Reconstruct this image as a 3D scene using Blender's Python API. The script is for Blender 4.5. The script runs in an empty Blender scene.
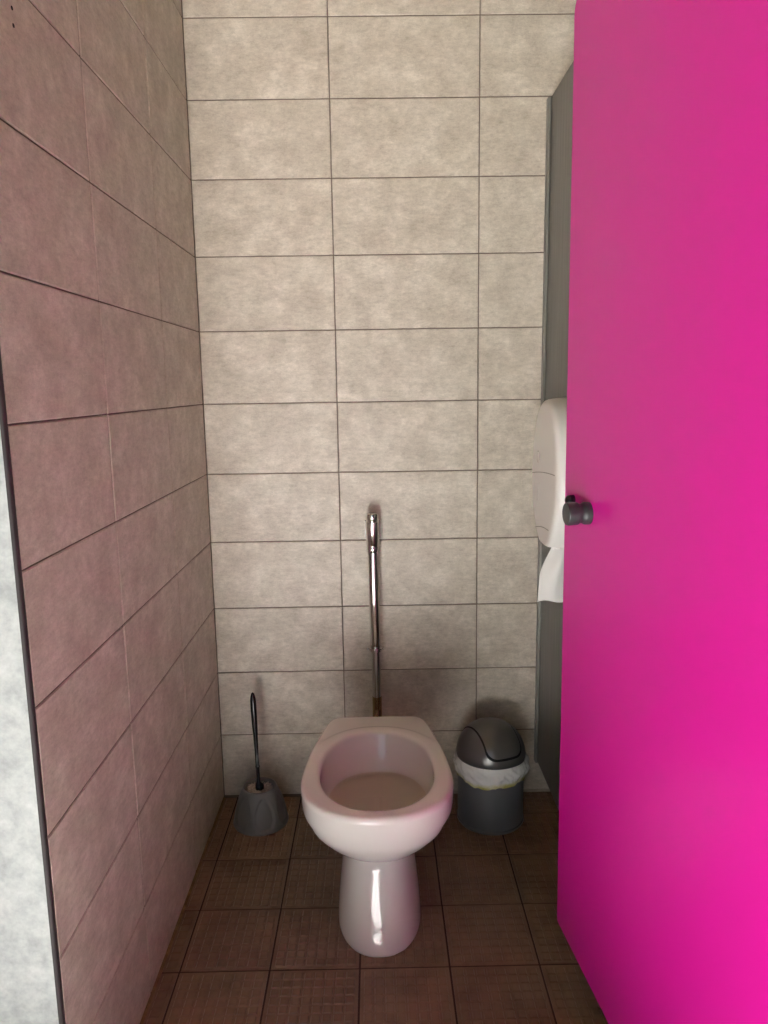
import bpy, bmesh, math, random
from mathutils import Vector, Matrix, noise
random.seed(7)
SC = bpy.context.scene
COL = SC.collection
PI = math.pi

# ------------------------------------------------------------------ camera
cam = bpy.data.objects.new('camera', bpy.data.cameras.new('camera'))
COL.objects.link(cam)
SC.camera = cam
cam.data.sensor_fit = 'VERTICAL'
cam.data.sensor_height = 24.0
cam.data.lens = 752.95 / 1024 * 24.0
cam.data.clip_start = 0.02
CR = Vector((0.99983005, -0.01098612, -0.01480442))
CU = Vector((0.01641397, 0.16488093, 0.98617689))
CF = Vector((0.00839329, 0.98625229, -0.16503323))
cam.matrix_world = Matrix(((CR.x, CU.x, -CF.x, 0.48897), (CR.y, CU.y, -CF.y, -2.15883), (CR.z, CU.z, -CF.z, 1.24761), (0, 0, 0, 1)))

# ------------------------------------------------------------------ sky, sun, exposure
SUN_EL, SUN_AZ = math.radians(54), math.radians(8)      # sun stands behind the camera, a little to the left
world = bpy.data.worlds.new('sky')
SC.world = world
world.use_nodes = True
wn = world.node_tree.nodes
wn.clear()
sky = wn.new('ShaderNodeTexSky')
sky.sky_type = 'NISHITA'
sky.sun_disc = False
sky.sun_elevation = SUN_EL
sky.sun_rotation = PI - SUN_AZ
bg = wn.new('ShaderNodeBackground')
bg.inputs['Strength'].default_value = 0.2
wo = wn.new('ShaderNodeOutputWorld')
world.node_tree.links.new(sky.outputs[0], bg.inputs[0])
world.node_tree.links.new(bg.outputs[0], wo.inputs[0])
sl = bpy.data.lights.new('sun', 'SUN')
sl.energy = 90.0
sl.angle = math.radians(0.6)
sl.color = (1.0, 0.98, 0.95)
sun = bpy.data.objects.new('sun', sl)
COL.objects.link(sun)
sdir = Vector((math.sin(SUN_AZ) * math.cos(SUN_EL), math.cos(SUN_AZ) * math.cos(SUN_EL), -math.sin(SUN_EL)))
sun.rotation_euler = sdir.to_track_quat('-Z', 'Y').to_euler()
sun.location = (0, -6, 8)
vs = SC.view_settings
vs.view_transform = 'Standard'
vs.look = 'None'
vs.gamma = 1.0
vs.use_curve_mapping = False
vs.exposure = 0.2


# ------------------------------------------------------------------ materials
def lin(r, g, b):
    f = lambda c: c / 12.92 if c <= 0.04045 else ((c + 0.055) / 1.055) ** 2.4
    return (f(r / 255), f(g / 255), f(b / 255), 1)


def mat(name, col, rough=0.5, metal=0.0, **kw):
    m = bpy.data.materials.new(name)
    m.use_nodes = True
    b = m.node_tree.nodes['Principled BSDF']
    b.inputs['Base Color'].default_value = col
    b.inputs['Roughness'].default_value = rough
    b.inputs['Metallic'].default_value = metal
    for k, v in kw.items():
        b.inputs[k.replace('_', ' ')].default_value = v
    return m


class NT:
    def __init__(s, m):
        s.t = m.node_tree
        s.n = s.t.nodes
        s.b = s.n['Principled BSDF']

    def new(s, typ, **inp):
        nd = s.n.new(typ)
        for k, v in inp.items():
            nd.inputs[k.replace('_', ' ')].default_value = v
        return nd

    def link(s, a, b):
        s.t.links.new(a, b)

    def coords(s, scale=(1, 1, 1), rnd=True):
        tc = s.new('ShaderNodeTexCoord')
        out = tc.outputs['Object']
        if rnd:
            oi = s.new('ShaderNodeObjectInfo')
            mu = s.new('ShaderNodeMath')
            mu.operation = 'MULTIPLY'
            mu.inputs[1].default_value = 37.0
            s.link(oi.outputs['Random'], mu.inputs[0])
            ad = s.new('ShaderNodeVectorMath')
            ad.operation = 'ADD'
            s.link(out, ad.inputs[0])
            s.link(mu.outputs[0], ad.inputs[1])
            out = ad.outputs[0]
        mp = s.new('ShaderNodeMapping')
        mp.inputs['Scale'].default_value = scale
        s.link(out, mp.inputs['Vector'])
        return mp.outputs[0]

    def noise(s, vec, scale, detail=4, rough=0.55):
        nd = s.new('ShaderNodeTexNoise', Scale=scale, Detail=detail, Roughness=rough)
        s.link(vec, nd.inputs['Vector'])
        return nd.outputs['Fac']

    def ramp(s, fac, stops):
        r = s.new('ShaderNodeValToRGB')
        e = r.color_ramp.elements
        while len(e) < len(stops):
            e.new(0.5)
        for el, (p, c) in zip(e, stops):
            el.position = p
            el.color = c
        s.link(fac, r.inputs[0])
        return r.outputs[0]

    def mix(s, a, b, fac, blend='MIX'):
        m = s.new('ShaderNodeMix')
        m.data_type = 'RGBA'
        m.blend_type = blend
        for k, v in ((6, a), (7, b), (0, fac)):
            if hasattr(v, 'is_output'):
                s.link(v, m.inputs[k])
            else:
                m.inputs[k].default_value = v
        return m.outputs[2]

    def bump(s, h, strength=0.2, dist=0.002):
        b = s.new('ShaderNodeBump', Strength=strength, Distance=dist)
        s.link(h, b.inputs['Height'])
        s.link(b.outputs[0], s.b.inputs['Normal'])


def tile_material():
    m = mat('concrete_look_tile', lin(190, 178, 160), 0.42)
    t = NT(m)
    v = t.coords()
    vst = t.coords((1.0, 2.6, 2.6))
    big = t.noise(v, 14.0, 8, 0.7)
    streak = t.noise(vst, 40.0, 12, 0.88)
    fine = t.noise(v, 300.0, 3, 0.6)
    base = t.ramp(big, [(0.34, lin(184, 173, 158)), (0.5, lin(199, 189, 174)), (0.66, lin(216, 207, 193))])
    st = t.ramp(streak, [(0.38, (0.74, 0.73, 0.72, 1)), (0.5, (0.97, 0.97, 0.97, 1)), (0.62, (1.16, 1.16, 1.17, 1))])
    c = t.mix(base, st, 0.85, 'MULTIPLY')
    fn = t.ramp(fine, [(0.3, (0.86, 0.86, 0.86, 1)), (0.65, (1.05, 1.05, 1.05, 1))])
    c = t.mix(c, fn, 0.6, 'MULTIPLY')
    t.link(c, t.b.inputs['Base Color'])
    rr = t.ramp(streak, [(0.3, (0.5, 0.5, 0.5, 1)), (0.7, (0.36, 0.36, 0.36, 1))])
    t.link(rr, t.b.inputs['Roughness'])
    t.bump(fine, 0.08, 0.001)
    return m


def floor_tile_material():
    m = mat('brown_ribbed_floor_tile', lin(126, 98, 76), 0.36)
    t = NT(m)
    v = t.coords()
    oi = t.new('ShaderNodeObjectInfo')
    hue = t.ramp(oi.outputs['Random'], [(0.0, lin(120, 95, 72)), (0.5, lin(128, 99, 78)), (1.0, lin(134, 107, 83))])
    dirt = t.noise(v, 14.0, 6, 0.65)
    d = t.ramp(dirt, [(0.33, (0.66, 0.6, 0.52, 1)), (0.55, (1.0, 1.0, 1.0, 1)), (0.8, (1.12, 1.1, 1.08, 1))])
    c = t.mix(hue, d, 0.8, 'MULTIPLY')
    t.link(c, t.b.inputs['Base Color'])
    t.bump(t.noise(v, 220.0, 3), 0.15, 0.0006)
    return m


def mottled(name, dark, light, scale=8, rough=0.6, **kw):
    m = mat(name, light, rough, **kw)
    t = NT(m)
    v = t.coords(rnd=False)
    n1 = t.noise(v, scale, 8, 0.68)
    c = t.ramp(n1, [(0.3, dark), (0.7, light)])
    t.link(c, t.b.inputs['Base Color'])
    return m


M = {}
M['tile'] = tile_material()
M['ftile'] = floor_tile_material()
M['grout'] = mat('grey_brown_grout', lin(116, 104, 94), 0.9)
M['fgrout'] = mat('dark_brown_grout', lin(52, 30, 22), 0.85)
M['plaster'] = mottled('pale_grey_wall_panel', lin(134, 138, 137), lin(176, 178, 176), 34, 0.6)
M['corridor'] = mottled('pale_concrete_floor', lin(196, 196, 195), lin(218, 218, 217), 6, 0.7)
M['ceil'] = mat('brown_timber_ceiling', lin(150, 126, 80), 0.85)
M['white_wall'] = mat('grey_plaster', lin(140, 136, 130), 0.85)
M['gapshade'] = mat('near_black_gap_shade', lin(36, 27, 28), 0.5)  # shade of the recess at the wall end, put in as near-black colour
M['alu'] = mat('anodised_aluminium', lin(140, 138, 132), 0.45, 0.5)
M['silicone'] = mat('pale_silicone', lin(186, 176, 160), 0.6)
M['porcelain'] = mat('white_porcelain', lin(240, 236, 231), 0.07, Coat_Weight=0.3, Coat_Roughness=0.03)
M['chrome'] = mat('chrome', lin(225, 224, 220), 0.09, 1.0)
M['satin'] = mat('satin_chrome', lin(150, 148, 144), 0.35, 1.0)
M['brassy'] = mat('brassy_highlight_chrome', lin(168, 152, 112), 0.2, 1.0)  # dim chrome; its brassy highlight is put into the base colour
M['knob'] = mat('anthracite_nylon', lin(50, 54, 55), 0.3)
M['black'] = mat('black_plastic', lin(22, 16, 20), 0.22)
M['gap'] = mat('black_gap', lin(10, 10, 10), 0.8)
M['holder'] = mat('grey_plastic', lin(108, 106, 104), 0.42)
M['bin'] = mat('graphite_metallic_plastic', lin(108, 106, 104), 0.3, 0.5)
M['binbody'] = mat('dark_grey_metal', lin(118, 121, 126), 0.36, 0.4)
M['cover'] = mat('white_abs_plastic', lin(236, 233, 228), 0.32)
M['seam'] = mat('grey_seam', lin(150, 144, 136), 0.6)
M['lock'] = mat('pale_grey_plastic', lin(206, 201, 194), 0.4)
M['paper'] = mat('tissue_paper', lin(232, 230, 226), 0.9)
M['bristle'] = mottled('soiled_bristles', lin(140, 118, 100), lin(246, 238, 226), 160, 0.9)
# dark grey HPL with a fine vertical grain
hp = mat('dark_grey_laminate', lin(92, 90, 86), 0.32)
t = NT(hp)
g = t.noise(t.coords((30, 30, 0.8), False), 5.0, 5, 0.6)
t.link(t.ramp(g, [(0.3, lin(80, 78, 75)), (0.7, lin(112, 110, 104))]), t.b.inputs['Base Color'])
M['hpl'] = hp
# magenta laminate with a satin face
M['pink'] = mat('magenta_laminate', lin(210, 20, 147), 0.34)
M['pinkedge'] = mat('lit_pink_edge', lin(236, 150, 178), 0.5)  # bevel lit by floor bounce, that light put in as a paler pink
# bin bag: thin white film, yellowish near its drawn hem
bagm = mat('white_bin_bag', lin(226, 226, 214), 0.2)
t = NT(bagm)
tc = t.new('ShaderNodeTexCoord')
sp = t.new('ShaderNodeSeparateXYZ')
t.link(tc.outputs['Object'], sp.inputs[0])
nz = t.noise(tc.outputs['Object'], 24, 4)
ad = t.new('ShaderNodeMath'); ad.operation = 'MULTIPLY_ADD'; ad.inputs[1].default_value = 0.05
t.link(nz, ad.inputs[0]); t.link(sp.outputs[2], ad.inputs[2])
mr = t.new('ShaderNodeMapRange'); mr.inputs[1].default_value = 0.160; mr.inputs[2].default_value = 0.186
t.link(ad.outputs[0], mr.inputs[0])
t.link(t.ramp(mr.outputs[0], [(0.0, lin(198, 194, 98)), (0.45, lin(222, 219, 172)), (1.0, lin(244, 245, 243))]), t.b.inputs['Base Color'])
M['bag'] = bagm
wat = mat('toilet_water', (0.86, 0.76, 0.65, 1), 0.04, Transmission_Weight=1.0, IOR=1.33)
M['water'] = wat


# ------------------------------------------------------------------ mesh helpers
def add_box(bm, x0, x1, y0, y1, z0, z1):
    v = [bm.verts.new(p) for p in ((x0, y0, z0), (x1, y0, z0), (x1, y1, z0), (x0, y1, z0), (x0, y0, z1), (x1, y0, z1), (x1, y1, z1), (x0, y1, z1))]
    for f in ((0, 3, 2, 1), (4, 5, 6, 7), (0, 1, 5, 4), (1, 2, 6, 5), (2, 3, 7, 6), (3, 0, 4, 7)):
        bm.faces.new([v[i] for i in f])


def mesh(name, bm, m, smooth=False):
    bmesh.ops.recalc_face_normals(bm, faces=bm.faces)
    me = bpy.data.meshes.new(name)
    bm.to_mesh(me)
    bm.free()
    for mm in (m if isinstance(m, (list, tuple)) else [m]):
        me.materials.append(mm)
    if smooth:
        for p in me.polygons:
            p.use_smooth = True
    return me


def link(name, me, parent=None, loc=(0, 0, 0), rot=(0, 0, 0)):
    o = bpy.data.objects.new(name, me)
    COL.objects.link(o)
    o.location = loc
    o.rotation_euler = rot
    if parent is not None:
        o.parent = parent
    return o


def obj(name, bm, m, parent=None, smooth=False, loc=(0, 0, 0), rot=(0, 0, 0)):
    return link(name, mesh(name, bm, m, smooth), parent, loc, rot)


def box(name, b, m, parent=None, bevel=0.0, segs=1):
    bm = bmesh.new()
    add_box(bm, *b)
    if bevel:
        bmesh.ops.bevel(bm, geom=bm.edges[:], offset=bevel, segments=segs, affect='EDGES', profile=0.5)
    return obj(name, bm, m, parent)


def tag(o, label, cat=None, group=None, kind=None):
    o['label'] = label
    if cat:
        o['category'] = cat
    if group:
        o['group'] = group
    if kind:
        o['kind'] = kind
    return o


def thing(name, label, cat, loc=(0, 0, 0), rz=0):
    o = bpy.data.objects.new(name, None)
    COL.objects.link(o)
    o.location = loc
    o.rotation_euler = (0, 0, rz)
    o.empty_display_size = 0.05
    return tag(o, label, cat)


def ring_loft(bm, rings, cap0=True, cap1=True, closed=True):
    vr = [[bm.verts.new(p) for p in r] for r in rings]
    n = len(vr[0])
    for a, b in zip(vr, vr[1:]):
        for i in range(n if closed else n - 1):
            j = (i + 1) % n
            bm.faces.new((a[i], a[j], b[j], b[i]))
    if cap0:
        bm.faces.new(vr[0][::-1])
    if cap1:
        bm.faces.new(vr[-1])
    return vr


def lathe(bm, prof, n=48, c=(0, 0, 0), cap0=True, cap1=True):
    ring_loft(bm, [[(c[0] + r * math.cos(2 * PI * i / n), c[1] + r * math.sin(2 * PI * i / n), c[2] + z) for i in range(n)] for r, z in prof], cap0, cap1)


def tube(bm, pts, rad, n=16, cap=True):
    pts = [Vector(p) for p in pts]
    rads = rad if isinstance(rad, (list, tuple)) else [rad] * len(pts)
    up = None
    rings = []
    for i, p in enumerate(pts):
        d = (pts[min(i + 1, len(pts) - 1)] - pts[max(i - 1, 0)]).normalized()
        if up is None:
            up = d.orthogonal().normalized()
        up = (up - d * up.dot(d)).normalized()
        s = d.cross(up)
        rings.append([p + (up * math.cos(2 * PI * k / n) + s * math.sin(2 * PI * k / n)) * rads[i] for k in range(n)])
    ring_loft(bm, rings, cap, cap)


def smooth_angle(o, ang=40):
    me = o.data
    for p in me.polygons:
        p.use_smooth = True
    try:
        me.set_sharp_from_angle(angle=math.radians(ang))
    except Exception:
        pass
    return o


# ------------------------------------------------------------------ room shell
TH, Z0 = 0.2, 0.2
ROWS = 13                                   # rows of wall tiles up to the ceiling
HC = 2.61
J = 0.0013                                  # half a joint


def tile_mesh(name, w, h, th, m, jv=J):
    bm = bmesh.new()
    add_box(bm, -w / 2 + jv, w / 2 - jv, 0, th, -h / 2 + J, h / 2 - J)
    ed = [e for e in bm.edges if all(abs(v.co.y) < 1e-6 for v in e.verts)]
    bmesh.ops.bevel(bm, geom=ed, offset=0.0018, segments=1, affect='EDGES')
    return mesh(name, bm, m)


# back wall: y = 0 is the tile face
wb = tag(box('wall_back', (-0.13, 2.6, 0.0022, 0.16, -0.05, HC), M['grout']), 'back wall of beige concrete-look tiles behind the toilet', kind='structure')
cols = [(0.0, 0.379), (0.379, 0.779), (0.779, 1.179), (1.179, 1.579)]
meshes = {}
for x0, x1 in cols:
    w = round(x1 - x0, 3)
    if w not in meshes:
        meshes[w] = tile_mesh('tile', w, TH, 0.009, M['tile'])
    for r in range(ROWS):
        link('tile', meshes[w], wb, ((x0 + x1) / 2, random.uniform(0, 0.0005), Z0 * r + 0.1 + 0.004))
# left wall: x = 0 is the tile face, end at y = -1.15
YE = -1.15
wl = tag(box('wall_left', (-0.13, -0.0022, YE + 0.004, 0.0, -0.05, HC), M['grout']), 'left stall wall of beige tiles with a pink cast', kind='structure')
for y0, y1 in ((0.0, -0.37), (-0.37, -0.77), (-0.77, YE + 0.001)):
    w = round(y0 - y1, 3)
    if ('l', w) not in meshes:
        meshes[('l', w)] = tile_mesh('tile', w, TH, 0.009, M['tile'], 0.0024)
    for r in range(ROWS):
        link('tile', meshes[('l', w)], wl, (-random.uniform(0, 0.0005), (y0 + y1) / 2, Z0 * r + 0.1 + 0.004), (0, 0, PI / 2))
for z in (1.765, 1.743):
    bm = bmesh.new()
    lathe(bm, [(0.0028, 0), (0.0028, 0.0006)], 12)
    obj('drill_hole', bm, M['gap'], wl, loc=(-0.0001, -1.024, z), rot=(0, PI / 2, 0))
wf = tag(box('wall_front', (-1.7, -0.0065, YE - 0.006, YE + 0.004, -0.05, HC), M['plaster']), 'pale grey wall face at the left edge beside the stall', kind='structure')
bm = bmesh.new()
pr = [(-0.0065, YE - 0.0065), (-0.0022, YE - 0.0065), (-0.0006, YE - 0.005), (0.0004, YE - 0.0025), (0.0004, YE + 0.0005), (-0.0065, YE + 0.0005)]
ring_loft(bm, [[(x, y, z) for x, y in pr] for z in (0, HC)])
tag(obj('gap_strip', bm, M['gapshade']), 'near-black strip standing in for the shaded gap on the front edge of the left wall', kind='structure')

# stall floor: dark joints, ribbed brown tiles proud of them
fl = tag(box('floor', (-0.02, 1.8, -1.30, 0.0022, -0.06, -0.0032), M['fgrout']), 'brown ribbed tile floor of the stall', kind='structure')
PT = 0.196


def floor_tile(w, d):
    bm = bmesh.new()
    g = 0.0022
    add_box(bm, -w / 2 + g, w / 2 - g, -d / 2 + g, d / 2 - g, -0.012, -0.0011)
    nx, ny = max(1, round((w - 0.012) / 0.0232)), max(1, round((d - 0.012) / 0.0232))
    mx, my = (w - 0.016) / nx, (d - 0.016) / ny
    for i in range(nx):
        for k in range(ny):
            cx, cy = -w / 2 + 0.008 + mx * (i + 0.5), -d / 2 + 0.008 + my * (k + 0.5)
            a, b = mx / 2 - 0.0016, my / 2 - 0.0016
            lo = [bm.verts.new((cx + sx * a, cy + sy * b, -0.0012)) for sx, sy in ((-1, -1), (1, -1), (1, 1), (-1, 1))]
            hi = [bm.verts.new((cx + sx * (a - 0.0021), cy + sy * (b - 0.0021), 0.0014)) for sx, sy in ((-1, -1), (1, -1), (1, 1), (-1, 1))]
            for q in range(4):
                bm.faces.new((lo[q], lo[(q + 1) % 4], hi[(q + 1) % 4], hi[q]))
            bm.faces.new(hi)
    return mesh('tile', bm, M['ftile'])


fm = {}
xs = [0.0, 0.042] + [0.042 + PT * i for i in range(1, 8)]
ys = [0.0, -0.118] + [-0.118 - PT * i for i in range(1, 7)]
for a, b in zip(xs, xs[1:]):
    for c, d in zip(ys, ys[1:]):
        key = (round(b - a, 3), round(c - d, 3))
        if key not in fm:
            fm[key] = floor_tile(*key)
        link('tile', fm[key], fl, ((a + b) / 2, (c + d) / 2, random.uniform(-0.0006, 0)), (0, 0, random.uniform(-0.004, 0.004)))
tag(box('floor', (-1.7, 2.6, -4.6, -1.30, -0.06, 0.0), M['corridor']), 'pale sunlit floor in front of the stall', kind='structure')
tag(box('floor', (-14, 14, -22, -4.61, -0.10, -0.04), M['corridor']), 'pale paved ground outside the entrance', kind='structure')
tag(box('ceiling', (-1.82, 2.72, -3.22, 0.16, HC, HC + 0.14), M['ceil']), 'brown ceiling above the stall', kind='structure')
# shell of the washroom round the camera; the entrance behind the camera stands wide open
YR = -3.1
tag(box('wall_side', (-1.82, -1.7, YR, YE - 0.001, -0.05, HC), M['white_wall']), 'grey side wall of the washroom', kind='structure')
tag(box('wall_right_end', (2.6, 2.72, YR, 0.16, -0.05, HC), M['white_wall']), 'grey end wall of the washroom', kind='structure')
bm = bmesh.new()
OX0, OX1, OZ = -0.25, 0.40, 2.15
add_box(bm, -1.82, OX0, YR - 0.12, YR, -0.05, HC)
add_box(bm, OX1, 2.72, YR - 0.12, YR, -0.05, HC)
add_box(bm, OX0, OX1, YR - 0.12, YR, OZ, HC)
tag(obj('wall_rear', bm, M['white_wall']), 'grey wall with the open entrance behind the camera', kind='structure')
# pale silicone bead at the foot of the back wall
bm = bmesh.new()
pts = [(0.42 + 0.8 * i / 40, 0.0005, 0.0015 + 0.0015 * noise.noise(Vector((i * 0.7, 0, 0)))) for i in range(41)]
tube(bm, pts, 0.0048, 8)
tag(obj('trim_2', bm, M['silicone'], smooth=True), 'pale silicone bead along the foot of the back wall', kind='structure')
bm = bmesh.new()
pts = [(0.001, -1.1 * i / 60 - 0.01, 0.001 + 0.002 * noise.noise(Vector((i * 0.5, 3, 0)))) for i in range(61)]
tube(bm, pts, 0.0045, 8)
M['grime'] = mottled('yellowed_silicone', lin(92, 66, 36), lin(150, 122, 82), 30, 0.7)
tag(obj('trim_3', bm, M['grime'], smooth=True), 'yellowed silicone bead along the foot of the left wall', kind='structure')

# right partition: dark laminate panel held by an aluminium channel
XP = 0.966
bm = bmesh.new()
add_box(bm, XP, XP + 0.013, -1.395, -0.004, 0.105, 1.995)
bmesh.ops.bevel(bm, geom=bm.edges[:], offset=0.001, segments=1, affect='EDGES')
wr = tag(obj('wall_right', bm, M['hpl']), 'dark grey laminate partition behind the pink door', kind='structure')
bm = bmesh.new()
add_box(bm, XP - 0.0085, XP - 0.0005, -0.022, -0.0002, 0.105, 1.995)
bmesh.ops.bevel(bm, geom=bm.edges[:], offset=0.001, segments=1, affect='EDGES')
tag(obj('trim_4', bm, M['alu']), 'thin aluminium channel fixing the partition to the tiles', kind='structure')
tag(box('wall_right_front', (0.966, 1.55, -1.409, -1.396, 0.105, 1.995), M['hpl'], bevel=0.001), 'dark grey laminate front panel beside the door', kind='structure')

# ------------------------------------------------------------------ pink door
DA = math.radians(6.34)
W_D, ZB, ZT = 0.70, 0.10, 1.922
bm = bmesh.new()
out = []


def corner(cx, cz, r, a0):
    for k in range(7):
        a = a0 + PI / 2 * k / 6
        out.append((cx + r * math.cos(a), cz + r * math.sin(a)))


corner(0.008, ZB + 0.008, 0.008, PI)
corner(W_D - 0.008, ZB + 0.008, 0.008, 1.5 * PI)
corner(W_D - 0.03, ZT - 0.03, 0.03, 0)
corner(0.03, ZT - 0.03, 0.03, PI / 2)
inset = lambda e: [(0.5 * W_D + (x - 0.5 * W_D) * (1 - 2 * e / W_D), (z - 1.0) * (1 - e / 0.91) + 1.0) for x, z in out]
rings = [[(x, 0, z) for x, z in inset(0.0032)], [(x, 0.0030, z) for x, z in out], [(x, 0.0100, z) for x, z in out], [(x, 0.013, z) for x, z in inset(0.0032)]]
ring_loft(bm, rings)
bm.faces.ensure_lookup_table()
for f in bm.faces:
    f.material_index = 0 if len(f.verts) > 4 else 1
dr = tag(obj('door_1', bm, [M['pink'], M['pinkedge']], loc=(0.862, -0.70, 0), rot=(math.radians(0.33), 0, -(PI / 2 - DA))), 'open magenta laminate stall door with a dark knob', kind='structure')
# knob: grooved cylinder standing off the door face (local -y)
bm = bmesh.new()
KP = [(0.0, 0.0), (0.0205, 0.0), (0.0205, 0.010), (0.0198, 0.0112), (0.0184, 0.0130), (0.0178, 0.0155), (0.0178, 0.0175), (0.0184, 0.0200), (0.0200, 0.0222), (0.0206, 0.0238), (0.0206, 0.0410), (0.0196, 0.0428), (0.0, 0.0432)]
lathe(bm, [(max(r, 0.0003), z) for r, z in KP], 40)
kn = obj('door_knob', bm, M['knob'], dr, loc=(0.124, 0.0, 1.016), rot=(PI / 2, 0, 0))
smooth_angle(kn, 35)
bm = bmesh.new()
lathe(bm, [(0.0098, 0), (0.0098, 0.006), (0.0092, 0.010), (0.0076, 0.0135), (0.0048, 0.0158), (0.0005, 0.0166)], 24)
smooth_angle(obj('door_buffer', bm, M['black'], dr, loc=(0.048, 0.0, 1.029), rot=(PI / 2, 0, 0)), 50)
for z in (0.35, 1.65):
    bm = bmesh.new()
    lathe(bm, [(0.006, -0.05), (0.008, -0.048), (0.008, 0.048), (0.006, 0.05)], 20, (W_D + 0.006, 0.006, z))
    smooth_angle(obj('hinge', bm, M['alu'], dr))


# ------------------------------------------------------------------ toilet
XC = 0.478
NT_ = 144


def section(yf, yb, hw, yw, nf=2.3, nb=2.6, taper=0.0, oc=None):
    """closed outline as radii per polar angle about (XC, oc)"""
    oc = yw if oc is None else oc
    pts = []
    K = 720
    for i in range(K):
        a = 2 * PI * i / K
        c, s = math.cos(a), math.sin(a)
        n = nb if s > 0 else nf
        x = math.copysign(abs(c) ** (2 / n), c) * hw
        y = math.copysign(abs(s) ** (2 / n), s) * ((yb - yw) if s > 0 else (yw - yf))
        if s > 0:
            x *= 1 - taper * (y / (yb - yw)) ** 1.5
        pts.append((x, y + yw - oc))
    for i in range(1, 400):                                  # dense samples along the squarish back half
        tb = i / 400
        xb = hw * (1 - tb ** nb) ** (1 / nb) * (1 - taper * tb ** 1.5)
        pts += [(xb, tb * (yb - yw) + yw - oc), (-xb, tb * (yb - yw) + yw - oc)]
    ang = [math.atan2(y, x) % (2 * PI) for x, y in pts]
    rad = [math.hypot(x, y) for x, y in pts]
    pair = sorted(zip(ang, rad))
    res = []
    pair = [(pair[-1][0] - 2 * PI, pair[-1][1])] + pair + [(pair[0][0] + 2 * PI, pair[0][1])]
    j = 0
    for i in range(NT_):
        a = 2 * PI * i / NT_
        while pair[j + 1][0] < a:
            j += 1
        (a0, r0), (a1, r1) = pair[j], pair[j + 1]
        res.append(r0 + (r1 - r0) * ((a - a0) / max(a1 - a0, 1e-9)))
    return res


def to_ring(rad, oc, z):
    return [Vector((XC + r * math.cos(2 * PI * i / NT_), oc + r * math.sin(2 * PI * i / NT_), z if not isinstance(z, list) else z[i])) for i, r in enumerate(rad)]


def catmull(keys, steps):
    res = []
    n = len(keys)
    for i in range(n - 1):
        p0, p1, p2, p3 = keys[max(i - 1, 0)], keys[i], keys[i + 1], keys[min(i + 2, n - 1)]
        for s in range(steps):
            t = s / steps
            res.append([0.5 * ((2 * b) + (-a + c) * t + (2 * a - 5 * b + 4 * c - d) * t * t + (-a + 3 * b - 3 * c + d) * t ** 3) for a, b, c, d in zip(p0, p1, p2, p3)])
    res.append(list(keys[-1]))
    return res


ZR = 0.387
OC = -0.56
TT = thing('toilet', 'white porcelain floor-standing toilet bowl without a seat', 'toilet', (XC, -0.5, 0))
bm = bmesh.new()
rings = []
# pedestal and bowl: z, yf, yb, hw, yw, nf, nb, taper
keys = [(0.000, -0.672, -0.30, 0.0975, -0.50, 2.3, 3.0, 0.0),
        (0.004, -0.677, -0.30, 0.1000, -0.50, 2.3, 3.0, 0.0),
        (0.050, -0.6620, -0.30, 0.0970, -0.49, 2.3, 3.0, 0.0),
        (0.100, -0.6465, -0.30, 0.0915, -0.48, 2.3, 3.0, 0.0),
        (0.150, -0.6320, -0.30, 0.0860, -0.47, 2.3, 3.0, 0.0),
        (0.182, -0.6235, -0.30, 0.0835, -0.47, 2.3, 3.0, 0.02),
        (0.197, -0.6260, -0.30, 0.0880, -0.48, 2.25, 3.0, 0.04),
        (0.212, -0.6470, -0.30, 0.1000, -0.50, 2.2, 3.0, 0.07),
        (0.230, -0.6760, -0.30, 0.1150, -0.53, 2.2, 3.2, 0.12),
        (0.250, -0.700, -0.30, 0.1300, -0.55, 2.2, 3.5, 0.18),
        (0.274, -0.724, -0.295, 0.1460, -0.565, 2.2, 4.5, 0.25),
        (0.298, -0.742, -0.285, 0.1590, -0.575, 2.25, 6.0, 0.30),
        (0.325, -0.754, -0.274, 0.1670, -0.585, 2.25, 9.0, 0.28),
        (0.350, -0.761, -0.268, 0.1700, -0.585, 2.25, 14.0, 0.28),
        (0.374, -0.7645, -0.265, 0.1710, -0.585, 2.25, 14.0, 0.28)]
# small overhang of the rim along the sides, fading out towards the front
sm = lambda x: max(0, min(1, x)) ** 2 * (3 - 2 * max(0, min(1, x)))
side = [sm((math.sin(2 * PI * i / NT_) + 0.72) / 0.35) for i in range(NT_)]
dense = catmull(keys, 6)
extra = []
for k in dense:
    ocz = OC + (k[4] - OC) * (1 if k[0] < 0.2 else max(0, (0.25 - k[0]) / 0.05) if k[0] < 0.25 else 0)
    r = section(*k[1:], oc=ocz)
    st_ = 0.0095 * sm((0.322 - k[0]) / 0.005) * sm((k[0] - 0.245) / 0.05)
    rings.append(to_ring([a - st_ * b for a, b in zip(r, side)], ocz, k[0]))
rimS = dict(nf=2.25, nb=14.0, taper=0.28)


def rim(yf, yb, hw, z, yw=-0.585):
    return section(yf, yb, hw, yw, oc=OC, **rimS)


R_out = rim(-0.7645, -0.265, 0.1710, 0)
hole = section(-0.727, -0.380, 0.1290, -0.56, 2.15, 2.25, 0.0, OC)
ringK = [h + 0.041 for h in hole]
dk = [0.0065 * sm((R_out[i] - ringK[i] - 0.004) / 0.03) * (1 if math.sin(2 * PI * i / NT_) > 0 else 0) for i in range(NT_)]
zl = lambda base: [base - d for d in dk]
# outer round-over
for ins, dz in ((0.0008, -0.0085), (0.0030, -0.0040), (0.0065, -0.0012), (0.0110, 0.0)):
    rings.append(to_ring([r - ins for r in R_out], OC, zl(ZR + dz)))
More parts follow.
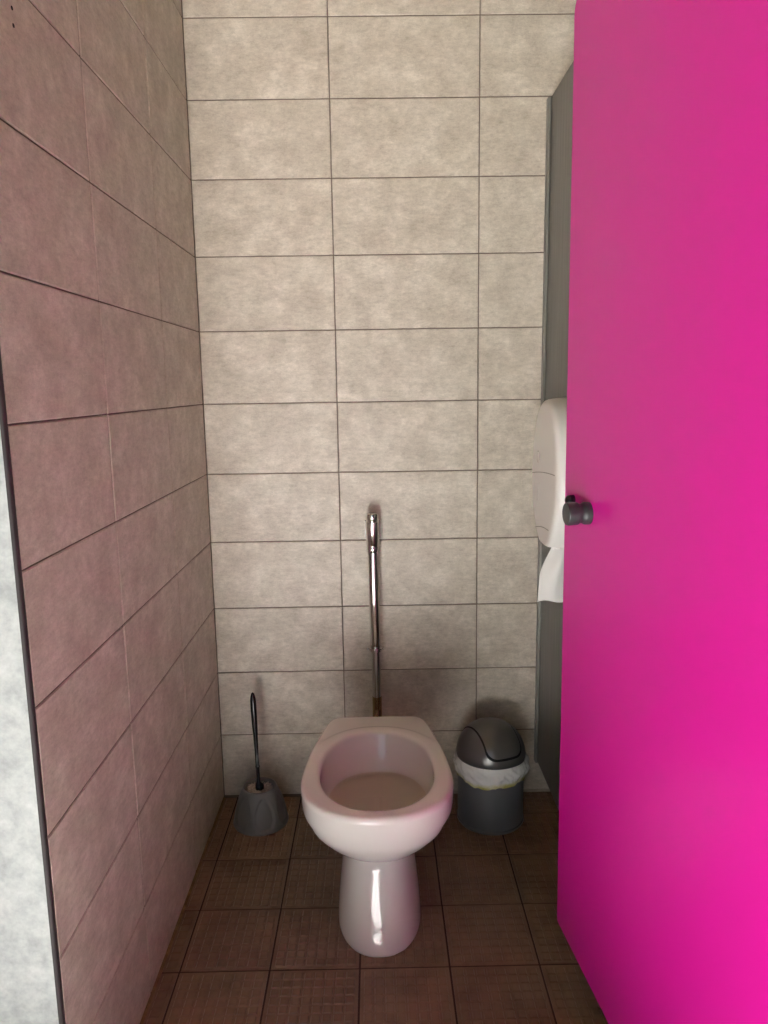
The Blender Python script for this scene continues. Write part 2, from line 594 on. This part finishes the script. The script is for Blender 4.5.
# deck to ring crease
k1 = [min(ringK[i] + 0.010, R_out[i] - 0.0125) for i in range(NT_)]
k2 = [min(ringK[i], R_out[i] - 0.0145) for i in range(NT_)]
k3 = [min(ringK[i] - 0.010, R_out[i] - 0.018) for i in range(NT_)]
rings.append(to_ring(k1, OC, zl(ZR)))
rings.append(to_ring(k2, OC, [ZR - 0.45 * d for d in dk]))
rings.append(to_ring(k3, OC, [ZR - 0.02 * d for d in dk]))
for off, dz in ((0.014, 0.0004), (0.0075, -0.0005), (0.0032, -0.0028), (0.0008, -0.0068), (0.0, -0.012)):
    rings.append(to_ring([h + off for h in hole], OC, ZR + dz))
# inside of the bowl down to the shelf
ik = [(ZR - 0.012, -0.727, -0.380, 0.1290, -0.56, 2.15, 2.25), (0.350, -0.726, -0.389, 0.1280, -0.56, 2.15, 2.25), (0.318, -0.720, -0.400, 0.1240, -0.56, 2.15, 2.3),
      (0.298, -0.708, -0.408, 0.1180, -0.56, 2.15, 2.3), (0.286, -0.685, -0.425, 0.1000, -0.56, 2.1, 2.2), (0.280, -0.640, -0.48, 0.0600, -0.56, 2.0, 2.0), (0.278, -0.575, -0.55, 0.010, -0.56, 2.0, 2.0)]
for k in catmull(ik, 4)[1:]:
    rings.append(to_ring(section(k[1], k[2], k[3], k[4], k[5], k[6], 0.0, OC), OC, k[0]))
ring_loft(bm, rings)
for v in bm.verts:
    v.co -= Vector((XC, -0.5, 0))
obj('bowl', bm, M['porcelain'], TT, smooth=True)
bm = bmesh.new()
wr_ = section(-0.7075, -0.4085, 0.1182, -0.56, 2.15, 2.3, 0.0, OC)
wv = to_ring(wr_, OC, 0.2965)
bm.faces.new([bm.verts.new(v - Vector((XC, -0.5, 0))) for v in wv])
wo_ = obj('water', bm, M['water'], TT)
if wo_.data.polygons[0].normal.z < 0:                   # the surface faces up
    wo_.data.flip_normals()
# spigot at the back for the flush pipe
bm = bmesh.new()
tube(bm, [(0, 0.14, 0.262), (0, 0.225, 0.262), (0, 0.232, 0.262)], [0.034, 0.032, 0.030], 24)
smooth_angle(obj('inlet_spigot', bm, M['porcelain'], TT))
bm = bmesh.new()
tube(bm, [(0, 0.14, 0.16), (0, 0.30, 0.17), (0, 0.499, 0.18)], [0.055, 0.052, 0.052], 24)
smooth_angle(obj('waste_outlet', bm, M['porcelain'], TT))

# ------------------------------------------------------------------ flush pipe
YP = -0.055
PX = 0.4735
FP = thing('flush_pipe', 'chrome flush pipe on the tiles above the toilet', 'pipe', (PX, 0, 0))
bm = bmesh.new()
lathe(bm, [(0.0165, 0.893), (0.0182, 0.891), (0.0182, 0.874), (0.0172, 0.8725), (0.0172, 0.870), (0.0190, 0.8685), (0.0190, 0.802), (0.0178, 0.800), (0.0178, 0.797), (0.0186, 0.795), (0.0186, 0.783), (0.0165, 0.780)], 40, (0, YP, 0))
smooth_angle(obj('valve_body', bm, M['chrome'], FP), 50)
bm = bmesh.new()
add_box(bm, -0.0215, 0.0215, -0.030, -0.0008, 0.812, 0.868)
bmesh.ops.bevel(bm, geom=bm.edges[:], offset=0.004, segments=3, affect='EDGES')
smooth_angle(obj('wall_flange', bm, M['satin'], FP), 50)
bm = bmesh.new()
tube(bm, [(0, -0.004, 0.838), (0, YP, 0.838)], 0.015, 24)
smooth_angle(obj('wall_stub', bm, M['chrome'], FP), 50)
bm = bmesh.new()
tube(bm, [(0, YP, 0.79), (0.001, YP, 0.66), (0.003, YP, 0.50), (0.003, YP, 0.496)], [0.0152, 0.0152, 0.0152, 0.0135], 32)
smooth_angle(obj('upper_pipe', bm, M['chrome'], FP), 50)
bm = bmesh.new()
tube(bm, [(0.003, YP, 0.51), (0.0045, YP, 0.335)], 0.0132, 28)
smooth_angle(obj('lower_pipe', bm, M['chrome'], FP), 50)
bm = bmesh.new()
BE = [(0.0045, YP, 0.345), (0.0045, YP, 0.31)]
BE += [(0.0045, YP - 0.045 * (1 - math.cos(a)), 0.307 - 0.045 * math.sin(a)) for a in [PI / 2 * k / 8 for k in range(9)]]
BE += [(0.0045, -0.262, 0.262)]
tube(bm, BE, 0.0138, 24)
smooth_angle(obj('pipe_elbow', bm, M['brassy'], FP), 50)['label'] = 'dim chrome elbow with a brassy highlight put into its colour'
bm = bmesh.new()
lathe(bm, [(0.0145, 0.484), (0.0185, 0.485), (0.0185, 0.491), (0.0215, 0.4925), (0.0215, 0.4965), (0.0150, 0.498)], 36, (0.003, YP, 0))
cl = smooth_angle(obj('pipe_clamp', bm, M['chrome'], FP), 40)
bm = bmesh.new()
tube(bm, [(0.003, -0.001, 0.4915), (0.003, YP + 0.012, 0.4915)], 0.005, 12)
obj('clamp_arm', bm, M['chrome'], FP, True)
for s in (-1, 1):
    bm = bmesh.new()
    add_box(bm, 0.003 + s * 0.022 - 0.003, 0.003 + s * 0.022 + 0.003, YP - 0.005, YP + 0.005, 0.4885, 0.4965)
    obj('clamp_ear', bm, M['chrome'], FP)

# ------------------------------------------------------------------ waste bin
BC = (0.803, -0.137)
BN = thing('waste_bin', 'dark grey swing-top bin with a white liner', 'bin', (BC[0], BC[1], 0))
bm = bmesh.new()
lathe(bm, [(0.088, 0.001), (0.0945, 0.001), (0.0965, 0.004), (0.0965, 0.009), (0.0940, 0.011), (0.0945, 0.10), (0.0955, 0.203), (0.0925, 0.203)], 72, cap0=True, cap1=True)
smooth_angle(obj('body', bm, M['binbody'], BN), 40)
# lid: slightly flattened dome
RD, HD, ZL = 0.0985, 0.092, 0.206
bm = bmesh.new()
prof = [(0.0925, ZL - 0.004), (0.0985, ZL - 0.003), (0.0990, ZL)]
for i in range(1, 19):
    a = PI / 2 * i / 18
    prof.append((max(RD * math.cos(a), 0.0004), ZL + HD * math.sin(a)))
lathe(bm, prof, 72)
lid = smooth_angle(obj('lid', bm, M['bin'], BN), 60)
FAZ = math.radians(-69)
hv, lv = Vector((math.cos(FAZ), math.sin(FAZ), 0)), Vector((-math.sin(FAZ), math.cos(FAZ), 0))


def flap_mesh(grow, scale, thick):
    """band of the dome between two latitude planes, rounded at both lower corners"""
    T = 0.53 + grow
    A0 = math.radians(15.5) - grow * 1.7
    rows = []
    nu, nv = 40, 28
    for i in range(nu + 1):
        u = -1 + 2 * i / nu                                   # lateral
        tt = T * u
        cornr = 0.26
        e = max(0.0, (abs(tt) - (T - cornr)) / cornr)
        lift = cornr * (1 - math.sqrt(max(0.0, 1 - e * e))) * 1.15
        a0 = A0 + lift
        row = []
        for k in range(nv + 1):
            a = a0 + (PI - 2 * a0) * k / nv
            rr = math.sqrt(1 - tt * tt)
            p = hv * (rr * math.cos(a)) + lv * tt + Vector((0, 0, rr * math.sin(a)))
            row.append(p)
        rows.append(row)
    bm = bmesh.new()
    top = [[bm.verts.new((p.x * RD * scale, p.y * RD * scale, ZL + p.z * HD * scale)) for p in r] for r in rows]
    s2 = scale - thick
    bot = [[bm.verts.new((p.x * RD * s2, p.y * RD * s2, ZL + p.z * HD * s2)) for p in r] for r in rows]
    for i in range(nu):
        for k in range(nv):
            bm.faces.new((top[i][k], top[i + 1][k], top[i + 1][k + 1], top[i][k + 1]))
            bm.faces.new((bot[i][k], bot[i][k + 1], bot[i + 1][k + 1], bot[i + 1][k]))
    bd = [(i, 0) for i in range(nu)] + [(nu, k) for k in range(nv)] + [(i, nv) for i in range(nu, 0, -1)] + [(0, k) for k in range(nv, 0, -1)]
    for a, b in zip(bd, bd[1:] + bd[:1]):
        bm.faces.new((top[a[0]][a[1]], bot[a[0]][a[1]], bot[b[0]][b[1]], top[b[0]][b[1]]))
    return bm


smooth_angle(obj('flap_gap', flap_mesh(0.045, 1.005, 0.03), M['gap'], lid), 50)
smooth_angle(obj('swing_flap', flap_mesh(0.0, 1.016, 0.03), M['bin'], lid), 50)
# bin liner folded over the rim: crumpled film
bm = bmesh.new()
NL = 160
rr_ = []
for k in range(15):
    f = k / 14
    ring = []
    for i in range(NL):
        a = 2 * PI * i / NL
        d = Vector((math.cos(a), math.sin(a), 0))
        hem = 0.141 + 0.013 * noise.noise(d * 1.9 + Vector((4.2, 0, 0))) + 0.004 * noise.noise(d * 6)
        ztop = ZL - 0.0045
        z = ztop + (hem - ztop) * f
        cr = noise.noise(Vector((d.x * 5, d.y * 5, z * 38))) * 0.6 + noise.noise(Vector((d.x * 9 + z * 60, d.y * 9, z * 60 + 5))) * 0.6 + abs(noise.noise(Vector((d.x * 16, d.y * 16 + z * 50, z * 90)))) * 0.8 - 0.2
        bul = math.sin(PI * min(1, f * 1.05)) * 0.0060 + 0.0022 * (1 - f)
        right = max(0.0, d.x * 0.9 - d.y * 0.25) ** 3 * 0.007 * math.sin(PI * min(1, f + 0.1))
        r = 0.0975 + bul + right + 0.0056 * cr * (0.4 + math.sin(PI * f)) - 0.0010 * f
        r = max(r, 0.0972)
        ring.append((r * d.x, r * d.y, z + 0.0015 * cr))
    rr_.append(ring)
rr_.append([(0.0962 * math.cos(2 * PI * i / NL), 0.0962 * math.sin(2 * PI * i / NL), rr_[-1][i][2] - 0.001) for i in range(NL)])
ring_loft(bm, rr_, False, False)
lin_ = obj('bin_liner', bm, M['bag'], BN, True)
lin_['label'] = 'crumpled white bin liner with a yellowish hem'

# ------------------------------------------------------------------ toilet brush and holder
HB = thing('brush_holder', 'grey plastic brush holder on the floor by the left wall', 'brush holder', (0.134, -0.134, 0))
bm = bmesh.new()
NH = 120
prof = [(0.072, 0.0008), (0.0785, 0.0008), (0.0800, 0.004), (0.0795, 0.008), (0.0770, 0.012)]
for i in range(0, 25):
    f = i / 24
    prof.append((0.0770 - 0.0245 * f ** 1.5 - 0.0035 * f ** 6, 0.014 + 0.092 * f))
prof += [(0.0475, 0.1105), (0.0455, 0.1125), (0.0435, 0.1125), (0.0415, 0.1095), (0.0405, 0.098), (0.0405, 0.080)]
rings = []
for r, z in prof:
    ring = []
    for i in range(NH):
        a = 2 * PI * i / NH
        rr = r
        if 0.012 < z < 0.107 and r > 0.048:
            per = 2 * PI / 6
            da = ((a - math.radians(-72) + per / 2) % per) - per / 2
            u, w = da / (0.40 - 0.9 * (z - 0.05)), (z - 0.052) / 0.045
            q = u * u + w * w
            rr -= 0.0050 * sm((1.05 - q) / 0.10)
        ring.append((rr * math.cos(a), rr * math.sin(a), z))
    rings.append(ring)
ring_loft(bm, rings)
smooth_angle(obj('cup', bm, M['holder'], HB), 60)
TB = thing('toilet_brush', 'toilet brush with a thin black handle standing in its holder', 'brush', (0.134, -0.134, 0.082))
bm = bmesh.new()
tip = Vector((-0.0135, 0.030, 0.302))
HP = [(0.0, 0.0105), (0.06, 0.0095), (0.075, 0.0058), (0.10, 0.0052), (0.22, 0.0052), (0.235, 0.0066), (0.24, 0.0066), (0.25, 0.0055), (0.40, 0.0056), (0.65, 0.0078), (0.82, 0.0092), (0.92, 0.0086), (0.965, 0.0066), (0.99, 0.0042), (1.0, 0.0012)]
st = Vector((-0.002, 0, 0.018))
tube(bm, [st + (tip - st) * f for f, r in HP], [r for f, r in HP], 16)
smooth_angle(obj('handle', bm, M['black'], TB), 60)
bm = bmesh.new()
lathe(bm, [(0.0005, 0.034), (0.0095, 0.034), (0.0125, 0.030), (0.0125, 0.020)], 24)
smooth_angle(obj('collar', bm, M['black'], TB), 50)
bm = bmesh.new()
random.seed(3)
for k in range(900):                                      # short bristles fanning out under the collar
    a = random.uniform(0, 2 * PI)
    h = random.uniform(0.0, 0.018)
    L = random.uniform(0.031, 0.038)
    d = Vector((math.cos(a), math.sin(a), random.uniform(-0.05, 0.22)))
    s = Vector((-math.sin(a), math.cos(a), 0)) * 0.0011
    p0 = Vector((0, 0, h)) + d * 0.008
    p1 = Vector((0, 0, h)) + d * L
    v = [bm.verts.new(p) for p in (p0 - s, p0 + s, p0 + Vector((0, 0, 0.0016)), p1 - s, p1 + s, p1 + Vector((0, 0, 0.0016)))]
    for q in ((0, 1, 4, 3), (1, 2, 5, 4), (2, 0, 3, 5), (3, 4, 5)):
        bm.faces.new([v[i] for i in q])
obj('bristle_head', bm, M['bristle'], TB)['kind'] = 'stuff'

# ------------------------------------------------------------------ paper dispenser on the partition
DC = (-0.488, 1.046)                                     # centre (y, z)
DW, DH = 0.136, 0.172
XF = 0.860
PD = thing('paper_dispenser', 'white round toilet paper dispenser on the dark partition', 'dispenser', (XP, DC[0], DC[1]))
ND = 96


def disp_ring(x, ins, flat=0.0):
    r = []
    for i in range(ND):
        a = 2 * PI * i / ND
        c, s = math.cos(a), math.sin(a)
        n = 2.1
        y = math.copysign(abs(c) ** (2 / n), c) * (DW - ins)
        z = math.copysign(abs(s) ** (2 / n), s) * (DH - ins)
        if z < 0:
            y *= 1 - 0.12 * (z / DH) ** 2
        if z < -(DH - 0.016) + flat:
            z = -(DH - 0.016) + flat
        r.append((x, y, z))
    return r


bm = bmesh.new()
ring_loft(bm, [disp_ring(-0.0008, 0.0), disp_ring(-0.016, 0.0), disp_ring(-0.017, 0.002)])
smooth_angle(obj('back_plate', bm, M['cover'], PD), 35)
bm = bmesh.new()
D = XP - XF
ring_loft(bm, [disp_ring(-0.0185, 0.003), disp_ring(-0.0185, 0.0005), disp_ring(-0.045, 0.0005), disp_ring(-D + 0.030, 0.002), disp_ring(-D + 0.012, 0.004), disp_ring(-D + 0.006, 0.0065), disp_ring(-D + 0.002, 0.0115), disp_ring(-D + 0.0005, 0.018), disp_ring(-D, 0.03), disp_ring(-D - 0.0003, 0.06), disp_ring(-D - 0.0005, 0.1)])
cv = smooth_angle(obj('cover', bm, M['cover'], PD), 35)


def face_x(y, z):
    q = max(abs(y) / DW, abs(z) / DH)
    return -D - 0.0006 + 0.004 * max(0, (q - 0.7) / 0.3) ** 3


def seam(zf, y0, y1, name):
    bm = bmesh.new()
    P = [(y0 + (y1 - y0) * i / 24) for i in range(25)]
    up = [bm.verts.new((face_x(y, zf(y)), y, zf(y) + 0.0008)) for y in P]
    dn = [bm.verts.new((face_x(y, zf(y)), y, zf(y) - 0.0008)) for y in P]
    u2 = [bm.verts.new((face_x(y, zf(y)) + 0.003, y, zf(y) + 0.0008)) for y in P]
    d2 = [bm.verts.new((face_x(y, zf(y)) + 0.003, y, zf(y) - 0.0008)) for y in P]
    for i in range(24):
        bm.faces.new((up[i], up[i + 1], dn[i + 1], dn[i]))
        bm.faces.new((up[i], u2[i], u2[i + 1], up[i + 1]))
        bm.faces.new((dn[i], dn[i + 1], d2[i + 1], d2[i]))
    return obj(name, bm, M['seam'], cv)


seam(lambda y: 0.006 - 0.085 * y - 0.3 * y * y, -0.112, 0.118, 'seam')
seam(lambda y: -0.118 - 0.12 * y - 1.0 * y * y, -0.066, 0.068, 'seam')
bm = bmesh.new()
lathe(bm, [(0.0125, 0), (0.0150, 0.0016), (0.0125, 0.0026), (0.0105, 0.0012), (0.0005, 0.0012)], 28)
lk = smooth_angle(obj('lock', bm, M['lock'], PD, loc=(-D + 0.0002, 0.048, 0.036), rot=(0, -PI / 2, 0)), 30)
bm = bmesh.new()
add_box(bm, -0.0012, 0.002, -0.004, 0.004, -0.020, 0.020)
obj('level_window', bm, M['paper'], PD, loc=(-D, 0.05, -0.045))
# serrated tear edge under the cover
bm = bmesh.new()
n = 12
zt = -(DH - 0.016)
for s in range(n):
    xa, xb = -0.094 + 0.088 * s / n, -0.094 + 0.088 * (s + 1) / n
    for yy in (-0.048, -0.044):
        pass
    v = [bm.verts.new(p) for p in ((xa, -0.052, zt + 0.004), (xb, -0.052, zt + 0.004), ((xa + xb) / 2, -0.052, zt - 0.005), (xa, -0.049, zt + 0.004), (xb, -0.049, zt + 0.004), ((xa + xb) / 2, -0.049, zt - 0.005))]
    for q in ((0, 1, 2), (5, 4, 3), (0, 3, 4, 1), (1, 4, 5, 2), (2, 5, 3, 0)):
        bm.faces.new([v[i] for i in q])
obj('tear_teeth', bm, M['cover'], PD)

# loose end of the paper, held by the dispenser
bm = bmesh.new()
nu, nv = 18, 26
grid = []
for k in range(nv + 1):
    f = k / nv
    row = []
    for i in range(nu + 1):
        u = i / nu
        wid = 0.070 + 0.032 * sm(f * 1.6)                  # gathered under the cover, then opening out
        x = 0.958 - wid + u * wid - 0.006 * sm((f - 0.3) / 0.7)
        y = -0.512 + 0.010 * math.sin(u * 11 + 1.0) * (1 - 0.75 * f) + 0.010 * f + 0.004 * math.sin(u * 5 + f * 6)
        z = 0.915 - 0.159 * f + 0.003 * math.sin(u * 9) * f
        row.append(Vector((x, y, z)))
    grid.append(row)
fr = [[bm.verts.new(p) for p in r] for r in grid]
bk = [[bm.verts.new(p + Vector((0, 0.0006, 0))) for p in r] for r in grid]
for k in range(nv):
    for i in range(nu):
        bm.faces.new((fr[k][i], fr[k][i + 1], fr[k + 1][i + 1], fr[k + 1][i]))
        bm.faces.new((bk[k][i], bk[k + 1][i], bk[k + 1][i + 1], bk[k][i + 1]))
for k in range(nv):
    bm.faces.new((fr[k][0], fr[k + 1][0], bk[k + 1][0], bk[k][0]))
    bm.faces.new((fr[k][nu], bk[k][nu], bk[k + 1][nu], fr[k + 1][nu]))
for i in range(nu):
    bm.faces.new((fr[0][i], bk[0][i], bk[0][i + 1], fr[0][i + 1]))
    bm.faces.new((fr[nv][i], fr[nv][i + 1], bk[nv][i + 1], bk[nv][i]))
tag(obj('toilet_paper', bm, M['paper'], smooth=True), 'loose end of white toilet paper hanging from the dispenser', 'toilet paper')
